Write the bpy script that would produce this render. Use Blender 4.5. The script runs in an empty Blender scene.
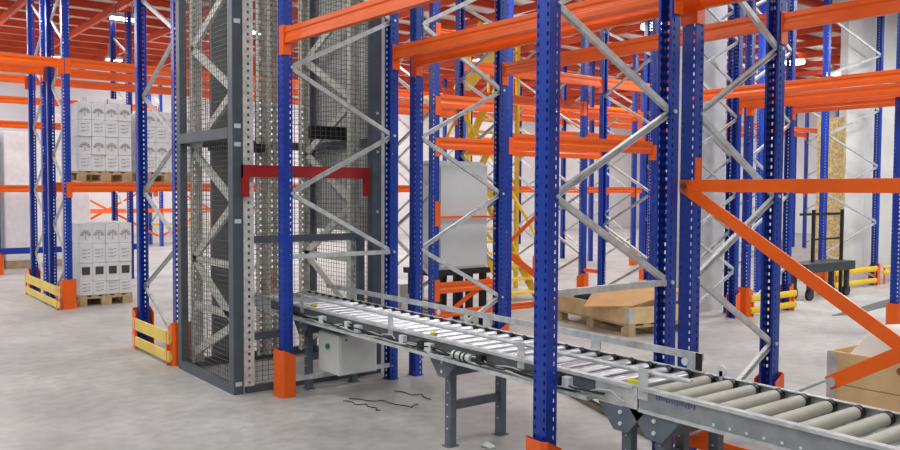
import bpy, bmesh, math, random
from mathutils import Vector, Matrix
random.seed(7)
S = bpy.context.scene
COL = S.collection

# ------------------------------------------------------------------ helpers
def lin(c):
    return tuple(((x/255)/12.92 if x/255 <= .04045 else ((x/255+.055)/1.055)**2.4) for x in c)

def material(name, rgb, rough=.5, metal=0., var=.08, scale=6., bump=0., rgb2=None, emit=None, spec=.5, coat=0., bscale=40.):
    m = bpy.data.materials.new(name); m.use_nodes = True
    nt = m.node_tree; b = nt.nodes['Principled BSDF']
    tc = nt.nodes.new('ShaderNodeTexCoord'); nz = nt.nodes.new('ShaderNodeTexNoise')
    nz.inputs['Scale'].default_value = scale; nz.inputs['Detail'].default_value = 5.
    nt.links.new(tc.outputs['Object'], nz.inputs['Vector'])
    cr = nt.nodes.new('ShaderNodeValToRGB')
    c = lin(rgb)
    c1 = tuple(max(0, x*(1-var)) for x in c); c2 = lin(rgb2) if rgb2 else tuple(min(1, x*(1+var)) for x in c)
    cr.color_ramp.elements[0].position = .35; cr.color_ramp.elements[1].position = .65
    cr.color_ramp.elements[0].color = (*c1, 1); cr.color_ramp.elements[1].color = (*c2, 1)
    nt.links.new(nz.outputs['Fac'], cr.inputs['Fac']); nt.links.new(cr.outputs['Color'], b.inputs['Base Color'])
    b.inputs['Roughness'].default_value = rough; b.inputs['Metallic'].default_value = metal
    b.inputs['Specular IOR Level'].default_value = spec
    b.inputs['Coat Weight'].default_value = coat
    if bump:
        nb = nt.nodes.new('ShaderNodeTexNoise'); nb.inputs['Scale'].default_value = bscale
        bp = nt.nodes.new('ShaderNodeBump'); bp.inputs['Strength'].default_value = bump
        nt.links.new(tc.outputs['Object'], nb.inputs['Vector'])
        nt.links.new(nb.outputs['Fac'], bp.inputs['Height']); nt.links.new(bp.outputs['Normal'], b.inputs['Normal'])
    if emit:
        b.inputs['Emission Color'].default_value = (*lin(rgb), 1); b.inputs['Emission Strength'].default_value = emit
    return m

M = dict(
 blue=material('blue_paint', (16,58,160), .33, 0, .12, 3, spec=.5),
 orange=material('orange_paint', (242,98,16), .3, 0, .06, 3, spec=.5),
 redor=material('red_oxide_steel', (208,76,30), .5, 0, .12, 2),
 redbeam=material('dark_red_paint', (168,30,28), .4, 0, .08, 4),
 galv=material('galvanised_steel', (204,207,207), .42, .4, .16, 14),
 galvd=material('dull_galvanised_steel', (218,217,208), .5, .2, .14, 18),
 steel=material('zinc_roller_steel', (206,208,212), .3, .85, .05, 9),
 sleeve=material('grey_roller_sleeve', (186,184,172), .5, 0, .06, 9),
 slate=material('slate_grey_paint', (84,92,101), .45, .1, .08, 8),
 legg=material('leg_grey_paint', (102,112,122), .45, .1, .08, 8),
 web=material('grey_rail_web', (150,154,156), .45, .4, .12, 14),
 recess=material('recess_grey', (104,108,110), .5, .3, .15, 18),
 dark=material('dark_grey_paint', (52,56,60), .5, .1, .1, 8),
 wire=material('dark_wire', (104,105,104), .45, .3, .1, 8),
 sheet=material('grey_sheet_metal', (120,122,122), .5, .3, .08, 3),
 sheetl=material('pale_sheet_metal', (222,222,220), .5, .2, .08, 3),
 black=material('black_plastic', (24,24,26), .45, 0, .1, 9),
 white=material('white_film', (242,242,243), .4, 0, .05, 9, bump=.25, bscale=30),
 pack=material('white_printed_paper', (232,232,234), .38, 0, .05, 22, bump=.3, bscale=26),
 ink=material('grey_ink', (172,167,162), .6, 0, .2, 60),
 inkd=material('dark_ink', (70,66,66), .6, 0, .2, 60),
 wood=material('pale_pine', (222,190,136), .65, 0, .1, 5, rgb2=(232,204,154), bump=.1, bscale=25),
 woodd=material('weathered_pallet_wood', (188,164,124), .75, 0, .18, 7, bump=.15, bscale=25),
 knot=material('pine_knot', (132,92,54), .6, 0, .2, 40),
 card=material('brown_cardboard', (196,152,100), .7, 0, .07, 4),
 paper=material('white_sheet', (232,226,216), .6, 0, .04, 5),
 yellow=material('yellow_paint', (236,196,40), .42, 0, .08, 5),
 yellowp=material('pale_yellow_paint', (240,210,88), .42, 0, .08, 5),
 cab=material('light_grey_enamel', (206,210,210), .38, 0, .03, 2),
 boxw=material('white_enamel', (214,216,214), .35, 0, .04, 3),
 green=material('green_knob', (20,140,80), .4),
 lampw=material('lamp_diffuser', (255,252,244), .4, 0, 0, 1, emit=14.),
 wallw=material('white_wall_panel', (226,224,226), .6, 0, .05, .6),
 conc=material('grey_concrete', (208,205,203), .7, 0, .1, 1.2, bump=.08, bscale=20),
 osb=material('oriented_strand_board', (206,174,112), .7, 0, .3, 26, rgb2=(222,196,140), bump=.2, bscale=30),
 deck=material('white_roof_deck', (232,230,228), .55, 0, .05, 2),
 rust=material('brown_steel_channel', (128,112,98), .5, .2, .15, 9),
 cable=material('black_cable', (28,28,30), .5), cableg=material('grey_cable', (190,190,186), .45),
 purple=material('purple_stencil', (96,92,150), .6),
 tag=material('pale_tag', (214,218,220), .4), sens=material('yellow_sensor', (214,206,30), .4),
 plate=material('dark_floor_plate', (96,96,96), .5, .3, .15, 4),
)
# concrete floor: cloudy greys, stains, slight polish
def floor_material():
    m = bpy.data.materials.new('polished_concrete'); m.use_nodes = True
    nt = m.node_tree; b = nt.nodes['Principled BSDF']; N = nt.nodes.new; L = nt.links.new
    tc = N('ShaderNodeTexCoord')
    def noise(sc, det, rot=None):
        n = N('ShaderNodeTexNoise'); n.inputs['Scale'].default_value = sc; n.inputs['Detail'].default_value = det
        if rot:
            mp = N('ShaderNodeMapping'); mp.inputs['Scale'].default_value = rot; L(tc.outputs['Object'], mp.inputs['Vector']); L(mp.outputs['Vector'], n.inputs['Vector'])
        else: L(tc.outputs['Object'], n.inputs['Vector'])
        return n
    a = noise(1.1, 10); c = noise(9., 10); d = noise(1., 8, (2.4, .9, 1))
    r1 = N('ShaderNodeValToRGB'); e = r1.color_ramp.elements
    e[0].position = .3; e[1].position = .7; e[0].color = (*lin((164,162,159)),1); e[1].color = (*lin((196,194,190)),1)
    L(a.outputs['Fac'], r1.inputs['Fac'])
    r2 = N('ShaderNodeValToRGB'); e = r2.color_ramp.elements
    e[0].position = .3; e[1].position = .62; e[0].color = (.78,.775,.77,1); e[1].color = (1,1,1,1)
    L(c.outputs['Fac'], r2.inputs['Fac'])
    r3 = N('ShaderNodeValToRGB'); e = r3.color_ramp.elements
    e[0].position = .3; e[1].position = .55; e[0].color = (.94,.937,.93,1); e[1].color = (1,1,1,1)
    L(d.outputs['Fac'], r3.inputs['Fac'])
    def mul(x, y):
        q = N('ShaderNodeMix'); q.data_type = 'RGBA'; q.blend_type = 'MULTIPLY'; q.inputs[0].default_value = 1.
        L(x, q.inputs[6]); L(y, q.inputs[7]); return q.outputs[2]
    L(mul(mul(r1.outputs['Color'], r2.outputs['Color']), r3.outputs['Color']), b.inputs['Base Color'])
    mr = N('ShaderNodeMapRange'); mr.inputs['To Min'].default_value = .34; mr.inputs['To Max'].default_value = .62
    L(c.outputs['Fac'], mr.inputs['Value']); L(mr.outputs['Result'], b.inputs['Roughness'])
    bp = N('ShaderNodeBump'); bp.inputs['Strength'].default_value = .06; L(c.outputs['Fac'], bp.inputs['Height']); L(bp.outputs['Normal'], b.inputs['Normal'])
    return m
M['floor'] = floor_material()

class MB:
    def __init__(s): s.v = []; s.f = []; s.sm = []
    def add(s, vs, fs, smooth=False):
        o = len(s.v); s.v += [tuple(v) for v in vs]; s.f += [tuple(i+o for i in f) for f in fs]; s.sm += [smooth]*len(fs); return s
    def box(s, x0, x1, y0, y1, z0, z1):
        x0, x1 = min(x0,x1), max(x0,x1); y0, y1 = min(y0,y1), max(y0,y1); z0, z1 = min(z0,z1), max(z0,z1)
        return s.add([(x0,y0,z0),(x1,y0,z0),(x1,y1,z0),(x0,y1,z0),(x0,y0,z1),(x1,y0,z1),(x1,y1,z1),(x0,y1,z1)],
                     [(0,3,2,1),(4,5,6,7),(0,1,5,4),(1,2,6,5),(2,3,7,6),(3,0,4,7)])
    def bar(s, p, q, w, h, up=(0,0,1)):
        p, q = Vector(p), Vector(q); d = (q-p).normalized(); u = Vector(up)
        a = d.cross(u)
        if a.length < 1e-4: a = d.cross(Vector((1,0,0)))
        a.normalize(); b = a.cross(d).normalized(); a = a*w/2; b = b*h/2
        vs = [p-a-b,p+a-b,p+a+b,p-a+b,q-a-b,q+a-b,q+a+b,q-a+b]
        return s.add(vs, [(0,3,2,1),(4,5,6,7),(0,1,5,4),(1,2,6,5),(2,3,7,6),(3,0,4,7)][0:0] + [(0,1,2,3),(7,6,5,4),(4,5,1,0),(5,6,2,1),(6,7,3,2),(7,4,0,3)])
    def prof(s, p, q, pts, up=(0,0,1), smooth=False):
        # closed 2-D outline (side, up) swept from p to q
        p, q = Vector(p), Vector(q); d = (q-p).normalized(); u = Vector(up)
        a = d.cross(u).normalized(); b = a.cross(d).normalized(); n = len(pts)
        vs = [p+a*x+b*y for x, y in pts]+[q+a*x+b*y for x, y in pts]
        fs = [(i,(i+1)%n,n+(i+1)%n,n+i) for i in range(n)]
        s.add(vs, fs, smooth); s.add(vs[:n], [tuple(range(n))[::-1]]); s.add(vs[n:], [tuple(range(n))]); return s
    def cyl(s, p, q, r, n=12, r2=None):
        r2 = r if r2 is None else r2
        p, q = Vector(p), Vector(q); d = (q-p).normalized()
        a = d.orthogonal().normalized(); b = d.cross(a)
        c = [a*math.cos(2*math.pi*i/n)+b*math.sin(2*math.pi*i/n) for i in range(n)]
        vs = [p+x*r for x in c]+[q+x*r2 for x in c]
        s.add(vs, [(i,(i+1)%n,n+(i+1)%n,n+i) for i in range(n)], True)
        s.add(vs[:n], [tuple(range(n))[::-1]]); s.add(vs[n:], [tuple(range(n))]); return s
    def tube(s, pts, r, n=6):
        P = [Vector(p) for p in pts]; vs = []; fs = []
        for i, p in enumerate(P):
            d = (P[min(i+1,len(P)-1)]-P[max(i-1,0)]).normalized(); a = d.cross(Vector((0,0,1)))
            if a.length < 1e-3: a = Vector((1,0,0))
            a.normalize(); b = a.cross(d)
            vs += [p+a*r*math.cos(2*math.pi*k/n)+b*r*math.sin(2*math.pi*k/n) for k in range(n)]
        for i in range(len(P)-1):
            fs += [(i*n+k, i*n+(k+1)%n, (i+1)*n+(k+1)%n, (i+1)*n+k) for k in range(n)]
        s.add(vs, fs, True); s.add(vs[:n], [tuple(range(n))]); s.add(vs[-n:], [tuple(range(n))[::-1]]); return s
    def poly(s, pts, ext):
        # flat outline extruded along ext
        e = Vector(ext); n = len(pts); vs = [Vector(p) for p in pts]+[Vector(p)+e for p in pts]
        return s.add(vs, [tuple(range(n))[::-1], tuple(range(n,2*n))]+[(i,(i+1)%n,n+(i+1)%n,n+i) for i in range(n)])
    def mesh(s, name, bevel=0.):
        me = bpy.data.meshes.new(name); me.from_pydata(s.v, [], s.f)
        me.polygons.foreach_set('use_smooth', s.sm)
        bm = bmesh.new(); bm.from_mesh(me); bmesh.ops.recalc_face_normals(bm, faces=bm.faces)
        if bevel:
            es = [e for e in bm.edges if len(e.link_faces) == 2 and e.calc_face_angle(0) > .5]
            bmesh.ops.bevel(bm, geom=es, offset=bevel, segments=2, affect='EDGES', profile=.6)
        bm.to_mesh(me); bm.free(); return me
    def build(s, name, m, parent=None, bevel=0., loc=None):
        me = s.mesh(name, bevel); me.materials.append(m)
        o = bpy.data.objects.new(name, me); COL.objects.link(o)
        if loc is not None: o.location = loc
        if parent is not None: o.parent = parent
        return o

LABELS = {}
def tag(o, label, cat, group=None, kind=None):
    o['label'] = label; o['category'] = cat
    if group: o['group'] = group
    if kind: o['kind'] = kind
    LABELS.setdefault(label, []).append(o.name); return o
def thing(name, label, cat, loc=(0,0,0), rz=0., group=None):
    o = bpy.data.objects.new(name, None); COL.objects.link(o); o.location = loc; o.rotation_euler = (0,0,rz)
    o.empty_display_size = .2
    return tag(o, label, cat, group)
def child(name, me, parent, loc=(0,0,0), rz=0.):
    o = bpy.data.objects.new(name, me); COL.objects.link(o); o.parent = parent; o.location = loc; o.rotation_euler = (0,0,rz); return o
def struct(name, mb, m, bevel=0.):
    o = mb.build(name, m, None, bevel); o['kind'] = 'structure'; return o
ORD = ['first','second','third','fourth','fifth','sixth','seventh','eighth','ninth','tenth']

# ------------------------------------------------------------------ camera (measured from the photograph's vanishing points)
F, CX, CY, H = 829., 450., 225., 1.70
def vray(x, y): return Vector(((x-CX)/F, -(y-CY)/F, -1.)).normalized()
ax, ay = vray(1530,196), vray(-188,187)
for _ in range(20):
    d = ax.dot(ay); ax, ay = (ax-ay*d/2).normalized(), (ay-ax*d/2).normalized()
az = ax.cross(ay)
cam = bpy.data.cameras.new('camera'); co = bpy.data.objects.new('camera', cam); COL.objects.link(co)
R = Matrix((ax, ay, az))          # rows: world axes seen from the camera = camera axes as columns
co.matrix_world = Matrix.Translation((0,0,H)) @ R.to_4x4()
cam.sensor_width = 36.; cam.lens = F*36./900.; cam.clip_end = 200.
S.camera = co

# ------------------------------------------------------------------ building shell
CEIL = 5.42
struct('floor', MB().box(-10,34,-8,27,-.2,0), M['floor'])
struct('ceiling', MB().box(-10,34,-8,27,CEIL,CEIL+.1), M['deck'])
struct('wall_back', MB().box(-10,34,26.4,26.7,0,CEIL), M['wallw'])
struct('wall_far', MB().box(32.4,32.7,8.4,26.4,0,CEIL), M['wallw'])
struct('wall_right', MB().box(14.75,34,7.52,7.66,0,CEIL), M['conc'])
struct('column', MB().box(9.87,10.4,7.06,7.6,0,CEIL), M['conc'])
IB = lambda w, h: [(-w/2,0),(w/2,0),(w/2,.012),(.005,.012),(.005,h-.012),(w/2,h-.012),(w/2,h),(-w/2,h),(-w/2,h-.012),(-.005,h-.012),(-.005,.012),(-w/2,.012)]
for i in range(20):
    y = 7.55+1.0*i
    struct('ceiling_purlin_%d' % (i+1), MB().prof((-4,y,CEIL-.145),(33,y,CEIL-.145), IB(.08,.14)), M['redor'])
for i in range(19):
    x = .1+1.55*i
    struct('ceiling_girder_%d' % (i+1), MB().prof((x,6.5,CEIL-.29),(x,26.3,CEIL-.29), IB(.07,.14)), M['redor'])

# ------------------------------------------------------------------ pallet racking
def upright_mesh(name, h, solid=True):
    # folded section, closed front (x = 0) and two sides, open back; perforated
    mb = MB(); a, b = .05, .08; p = .05; n = int(h/p)
    ub = [-a,-.042,-.029,.029,.042,a]; holes_u = (1,3)
    sb = [0,.052,.064,b]; holes_s = (1,)
    idx = {}
    def vid(q):
        q = tuple(round(x,4) for x in q)
        if q not in idx: idx[q] = len(mb.v); mb.v.append(q)
        return idx[q]
    def quad(*qs): mb.f.append(tuple(vid(q) for q in qs)); mb.sm.append(False)
    for k in range(n):
        zs = [k*p, k*p+.014, k*p+.036, (k+1)*p]
        for j in range(3):
            z0, z1 = zs[j], zs[j+1]
            for i in range(5):
                if j == 1 and i in holes_u: continue
                quad((0,ub[i],z0),(0,ub[i],z1),(0,ub[i+1],z1),(0,ub[i+1],z0))
            for sy in (-a, a):
                for i in range(3):
                    if j == 1 and i in holes_s: continue
                    quad((sb[i],sy,z0),(sb[i+1],sy,z0),(sb[i+1],sy,z1),(sb[i],sy,z1))
            for sy in (-1, 1):
                quad((b,sy*a,z0),(b,sy*(a-.018),z0),(b,sy*(a-.018),z1),(b,sy*a,z1))
    me = bpy.data.meshes.new(name); me.from_pydata(mb.v, [], mb.f)
    bm = bmesh.new(); bm.from_mesh(me); bmesh.ops.recalc_face_normals(bm, faces=bm.faces)
    if solid: bmesh.ops.solidify(bm, geom=bm.faces[:], thickness=.003)
    bm.to_mesh(me); bm.free(); me.materials.append(M['blue']); return me
UP = upright_mesh('upright', 5.0)
FOOT = MB().box(-.008,.088,-.06,.06,0,.008).mesh('base_plate'); FOOT.materials.append(M['blue'])
BOLT = MB().cyl((0,-.008,0),(0,.008,0),.012,8).mesh('bolt'); BOLT.materials.append(M['galv'])

def pallet_rack(x, y, axis, depth, zs, label, group=None, first='front', hbars=(), bolts=False, h=None):
    """two uprights joined by zigzag braces; local +x runs from the front upright to the rear one"""
    t = thing('pallet_rack', label, 'rack', (x,y,0), 0 if axis == 'X' else math.pi/2, group)
    child('upright', UP, t); child('upright', UP, t, (depth,0,0), math.pi)
    child('base_plate', FOOT, t); child('base_plate', FOOT, t, (depth,0,0), math.pi)
    xf, xr = .07, depth-.045
    side = 0 if first == 'front' else 1
    pts = []
    for k, z in enumerate(zs): pts.append(((xf, xr)[(k+side) % 2], z))
    for (xa, za), (xb, zb) in zip(pts, pts[1:]):
        MB().prof((xa,-.022,za),(xb,-.022,zb), [(-.014,-.018),(.014,-.018),(.014,-.013),(-.009,-.013),(-.009,.013),(.014,.013),(.014,.018),(-.014,.018)]).build('brace', M['galv'], t)
    for z in hbars: MB().bar((xf-.02,-.03,z),(xr,-.03,z),.03,.036).build('cross_brace', M['galv'], t)
    if bolts:
        for xa, za in pts: child('bolt', BOLT, t, (xa,-.056,za))
    return t

BEAMP = lambda h: [(-.025,0),(.025,0),(.025,h*.36),(.017,h*.45),(.017,h*.62),(.025,h*.7),(.025,h),(-.025,h),(-.025,h*.7),(-.017,h*.62),(-.017,h*.45),(-.025,h*.36)]
def rack_beam(p, q, z0, h, label, side=(0,0), group=None, m='orange', conn=.22, ends=(True,True)):
    """p, q: plan positions of the upright faces' outer corner line; beam centred on that line"""
    t = thing('rack_beam', label, 'rack beam', (p[0],p[1],z0), 0, group)
    P, Q = Vector((0,0,0)), Vector((q[0]-p[0],q[1]-p[1],0)); d = (Q-P).normalized(); w = d.cross(Vector((0,0,1)))
    MB().prof(P+d*.012, Q-d*.012, BEAMP(h)).build('beam', M[m], t, .004)
    for e, on in zip((P, Q), ends):
        if not on: continue
        s = 1 if e == P else -1
        mb = MB()
        for k in range(1): pass
        c = e+d*s*.008
        mb.bar(c+Vector((0,0,-.09)), c+Vector((0,0,conn-.09)), .075, .008, up=tuple(d))
        sd = Vector((side[0],side[1],0))
        if sd.length:
            c2 = e+sd*.034-d*s*.03
            mb.bar(c2+Vector((0,0,-.09)), c2+Vector((0,0,conn-.09)), .07, .006, up=tuple(sd))
        mb.build('end_connector', M[m], t)
    return t

PROT = {}
def protector(x, y, rz, label, h=.39, w=.17, dpt=.13, group=None):
    """folded orange steel guard standing round the foot of an upright; local -x is its closed front"""
    key = (h, w, dpt)
    if key not in PROT:
        tck = .008; a = w/2; c = .028
        outer = [(dpt,-a),(c,-a),(0,-a+c),(0,a-c),(c,a),(dpt,a)]
        inner = [(dpt,-a+tck),(c+.003,-a+tck),(tck,-a+c+.003),(tck,a-c-.003),(c+.003,a-tck),(dpt,a-tck)]
        mb = MB(); top = [h-.05, h, h, h, h, h-.05]
        vs = []
        for i in range(6): vs += [(*outer[i],0),(*inner[i],0),(*outer[i],top[i]),(*inner[i],top[i])]
        fs = []
        for i in range(5):
            a_, b_ = i*4, (i+1)*4
            fs += [(a_,b_,b_+2,a_+2),(a_+1,a_+3,b_+3,b_+1),(a_+2,b_+2,b_+3,a_+3),(a_,a_+1,b_+1,b_)]
        fs += [(0,2,3,1),(20,21,23,22)]
        mb.add([(v[0]-.045,v[1],v[2]) for v in vs], fs)
        PROT[key] = mb.mesh('post_protector'); PROT[key].materials.append(M['orange'])
    o = bpy.data.objects.new('post_protector', PROT[key]); COL.objects.link(o)
    o.location = (x,y,0); o.rotation_euler = (0,0,rz)
    return tag(o, label, 'post protector', group)
PI = math.pi
ZA = [1.15,1.67,2.18,2.69,3.19,3.7,4.2,4.65]           # row beside the conveyor: rear first
ZB = [.15,.65,1.16,1.67,2.18,2.68,3.2,3.7,4.2,4.65]
FA, FB, FC, FD = (3.028,1.115), (3.073,1.09), (4.335,1.09), (4.32,1.0)     # face position and depth of the four near frames
Y1, Y2 = 6.20, 3.20
pallet_rack(FA[0], Y1, 'X', FA[1], ZA, 'blue rack frame beside the mesh lift tower, conveyor passing under its lowest brace', first='rear', hbars=(1.15,.135), bolts=True)
pallet_rack(FB[0], Y2, 'X', FB[1], ZA, 'large near blue rack frame whose front upright stands before the conveyor', first='rear', hbars=(1.15,), bolts=True)
pallet_rack(FC[0], Y1, 'X', FC[1], ZB, 'blue rack frame with steel braces in front of the tall pale cabinet', bolts=True)
pallet_rack(FD[0], Y2, 'X', FD[1], ZB, 'blue rack frame carrying the low orange flat bars near the wooden crate', bolts=True)
protector(FA[0], Y1, 0, 'orange steel foot guard on the upright touching the mesh lift tower')
protector(FB[0], Y2, 0, 'orange foot guard cut by the picture bottom under the nearest upright', h=.37)
protector(FD[0]+FD[1], Y2, PI, 'orange foot guard seen behind the conveyor rollers on a blue upright', h=.44)
protector(FC[0]+FC[1], Y1, PI, 'orange foot guard on the upright before the tall pale cabinet')
ya, yb = Y1-.05, Y2+.05
rack_beam((FA[0]+.03,ya),(FB[0]+.03,yb), 2.875, .125, 'bright orange top beam running across the mesh lift tower front', side=(-1,0), conn=.235)
rack_beam((sum(FA)-.03,ya),(sum(FB)-.03,yb), 2.85, .12, 'orange beam on the rear uprights of the rack over the conveyor', side=(1,0))
rack_beam((FC[0]+.03,ya),(FD[0]+.03,yb), 2.82, .12, 'orange beam just under and behind the conveyor rack rear beam', side=(-1,0))
rack_beam((sum(FC)-.03,ya),(sum(FD)-.03,yb), 2.82, .12, 'orange beam on the upright standing before the yellow stair tower', side=(1,0))
ya2 = Y2-.05
rack_beam((sum(FB)-.03,ya2),(sum(FB)-.03,.6), 2.85, .12, 'orange beam whose plate hangs at the top edge on the conveyor rack', side=(1,0), ends=(True,False))
rack_beam((FD[0]+.03,ya2),(FD[0]+.03,.6), 2.82, .12, 'orange beam at top edge hooked onto the upright with the flat bars', side=(-1,0), ends=(True,False))
rack_beam((sum(FD)-.03,ya2),(sum(FD)-.03,.6), 2.80, .12, 'orange beam leading to the top right corner from the crate-side upright', side=(1,0), ends=(True,False))
# flat tie bars in the near front plane of the second row
t = thing('tie_bracing', 'orange flat bar cross bracing with a turnbuckle rod before the wooden crate', 'rack bracing', (4.29,3.2,0))
MB().bar((0,.03,1.735),(0,-2.6,1.735),.012,.075).build('horizontal_bar', M['orange'], t, .002)
MB().bar((-.014,-.0,1.735),(-.014,-2.6,.17),.012,.075).build('diagonal_bar', M['orange'], t, .002)
MB().bar((-.03,-.965,.685),(-.03,-2.6,1.66),.012,.075).build('diagonal_bar', M['orange'], t, .002)
MB().cyl((-.03,-.95,.7),(-.03,-.1,.2),.008,8).build('tension_rod', M['galv'], t)
MB().cyl((-.05,-.985,.697),(-.015,-.985,.697),.026,10).build('bolt', M['galv'], t)
MB().cyl((-.03,-.012,1.735),(.03,-.012,1.735),.02,8).build('bolt', M['slate'], t)
MB().box(.035,.095,-.062,-.052,1.64,1.91).build('hook_plate', M['orange'], t)
MB().bar((0,.1,.16),(0,-2.6,.16),.012,.085).build('floor_bar', M['orange'], t, .002)
MB().bar((.02,.15,.1),(.02,-.62,.42),.012,.08).build('lower_bar', M['orange'], t, .002)

# row behind (frames along Y, beams along X)
YC, DC = 7.9, 1.07
ZC = ZB
pallet_rack(2.80, YC, 'Y', 1.2, ZC, 'blue rack frame with yellow end guard left of the mesh lift tower', first='front', hbars=(.16,), bolts=True)
for x, lb in ((5.86,'blue rack frame standing directly behind the braced frame left of the cabinet'),
              (7.02,'blue rack frame just right of the tall pale cabinet'),
              (9.9,'blue rack frame standing behind the pallet crate with the cardboard flap'),
              (12.7,'blue rack frame behind the pale concrete column')):
    pallet_rack(x, YC, 'Y', DC, ZC, lb, first='rear')
for x, lb in ((9.9,'blue rack frame joined by an orange spacer behind the cardboard crate frame'),
              (12.7,'far blue rack frame with orange foot between cardboard crate and column')):
    pallet_rack(x, YC+DC+.33, 'Y', 1.1, ZC, lb, first='rear')
tag(MB().bar((9.9,YC+DC,.42),(9.9,YC+DC+.33,.42),.04,.06).build('row_spacer', M['orange']), 'small orange spacer bar linking two blue uprights behind the cardboard', 'row spacer')
tag(MB().bar((9.9,YC+DC,2.55),(9.9,YC+DC+.33,2.55),.04,.06).build('row_spacer', M['orange']), 'orange spacer bar high between two back-to-back blue uprights', 'row spacer')
protector(12.7, YC+DC+.33+1.1, -PI/2, 'orange foot guard of the far frame seen above the cardboard flap')
protector(9.9, YC+DC+.33, PI/2, 'orange foot guard behind the cardboard crate beside the yellow stairs', h=.37)
def xbeam(x0, x1, y, z0, h, lb, group=None, side=-1, conn=.22, ends=(True,True)):
    return rack_beam((x0,y+side*-.03),(x1,y+side*-.03), z0, h, lb, side=(0,side), group=group, conn=conn, ends=ends)
xbeam(5.91, 6.97, YC, 2.68, .16, 'short orange beam high above the tall pale cabinet, nearer one', ends=(True,False))
xbeam(5.91, 6.97, YC+DC, 2.68, .16, 'short orange beam high above the tall pale cabinet, farther one', side=1)
xbeam(5.91, 6.97, YC, 2.19, .14, 'short orange beam directly over the tall pale cabinet top', ends=(True,False))
xbeam(5.91, 6.97, YC, .46, .13, 'short orange beam in front of the cabinet stand legs', conn=.26, ends=(True,False))
xbeam(5.91, 6.97, YC, 1.36, .03, 'thin orange bar across the middle of the tall pale cabinet', conn=.3, ends=(True,False))
xbeam(7.07, 9.85, YC, 2.25, .18, 'wide orange beam across the view behind the near frame, front one')
xbeam(7.07, 9.85, YC+DC, 2.2, .18, 'wide orange beam across the view behind the near frame, rear one', side=1)
xbeam(7.07, 9.85, YC+DC, 3.33, .15, 'high dark orange beam behind the near frame, left bay', side=1)
xbeam(9.95, 12.65, YC+DC, 3.33, .15, 'high dark orange beam behind the near frame, right bay', side=1)
xbeam(7.07, 9.85, YC+DC+.33, 3.0, .13, 'high orange beam of the rear double row behind the near frame')
xbeam(9.95, 12.65, YC+DC+.33+1.1, 2.62, .13, 'orange beam at head height of the far frame behind the long brace', side=1)
xbeam(5.91, 6.97, YC, 3.56, .05, 'thin orange bar high over the cabinet near the top edge', conn=.2, ends=(True,False))
xbeam(5.91, 9.85, YC, .17, .08, 'low orange beam near the floor below the cabinet and stairs')
t = thing('tie_bracing', 'thin orange diagonal braces below and right of the pale cabinet', 'rack bracing', (7.1,8.95,0))
MB().bar((-1.1,-1.0,.15),(-.35,-1.0,.6),.01,.06).build('diagonal_bar', M['orange'], t)
MB().bar((.15,-.6,.95),(.95,-.6,.45),.01,.09).build('diagonal_bar', M['orange'], t)
MB().bar((.15,-.56,.85),(.85,-.56,1.35),.01,.06).build('diagonal_bar', M['orange'], t)

# rows on the right beyond the aisle (frames along X)
ZR = ZB
pallet_rack(8.72, 6.5, 'X', 1.14, ZR, 'blue rack frame right of the pale column with two orange foot guards')
pallet_rack(9.1, 6.8, 'X', 1.1, ZR, 'blue rack frame close against the front of the pale column', first='rear')
pallet_rack(10.07, 6.5, 'X', 1.1, ZR, 'blue rack frame with yellow end rails left of the black trolley')
pallet_rack(10.15, 4.55, 'X', 1.1, ZR, 'blue rack upright at the right edge with orange foot')
pallet_rack(13.6, 7.32, 'X', 1.95, ZR, 'blue rack frame with thin long braces before the pale right wall', first='rear')
protector(9.86, 6.5, PI, 'orange foot guard on the second upright right of the column', h=.36, w=.15)
protector(10.07, 6.5, 0, 'orange foot guard holding the yellow end rails near the column', h=.4, w=.18)
protector(11.17, 6.5, PI, 'orange foot guard left of the black trolley', h=.38)
protector(10.15, 4.55, 0, 'orange foot guard at the right edge above the crate')
protector(15.55, 7.32, PI, 'orange foot guard at the foot of the upright by the right wall')
protector(13.6, 7.32, 0, 'orange foot guard seen through the black trolley')
for x, sd, lb in ((8.75,-1,'long orange beam right of the near frames, brightest of the middle level'),(9.83,1,'long orange beam second from front in the middle right level'),
                  (10.1,-1,'long orange beam third from front in the middle right level'),(11.14,1,'long orange beam farthest back in the middle right level')):
    rack_beam((x,6.45),(x,2.9), 2.82, .13, lb, side=(sd,0), ends=(True,False))

# long double row far behind (frames along Y)
YA, DA = 12.5, 1.02
XA = [2.84+3.03*k for k in range(8)]
ZD = ZB
far = ['that carries the wrapped pallets and yellow guard', 'seen through the mesh lift tower', 'behind the pale cabinet', 'behind the yellow stair tower',
       'seen above the cardboard crate', 'far behind the pale column', 'far behind the crate-side upright', 'farthest, behind the black trolley']
for k, x in enumerate(XA):
    if k in (2,3): pass
    pallet_rack(x, YA, 'Y', DA, ZD, 'blue frame of the long back rack row, ' + far[k], first='rear', hbars=(.16,) if k == 0 else ())
    pallet_rack(x, YA+DA+.3, 'Y', DA, ZD, 'rear blue frame of the long back rack row, ' + far[k].replace('that carries the wrapped pallets and yellow guard','behind the yellow guard'), first='front')
    if k: protector(x, YA, PI/2, 'small orange foot guard on the far rack row, ' + far[k])
bays = ['above the wrapped pallets', 'behind the lift tower mesh', 'behind the pale cabinet', 'behind the yellow stairs', 'above the cardboard crate', 'behind the column', 'behind the crate-side upright']
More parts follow.
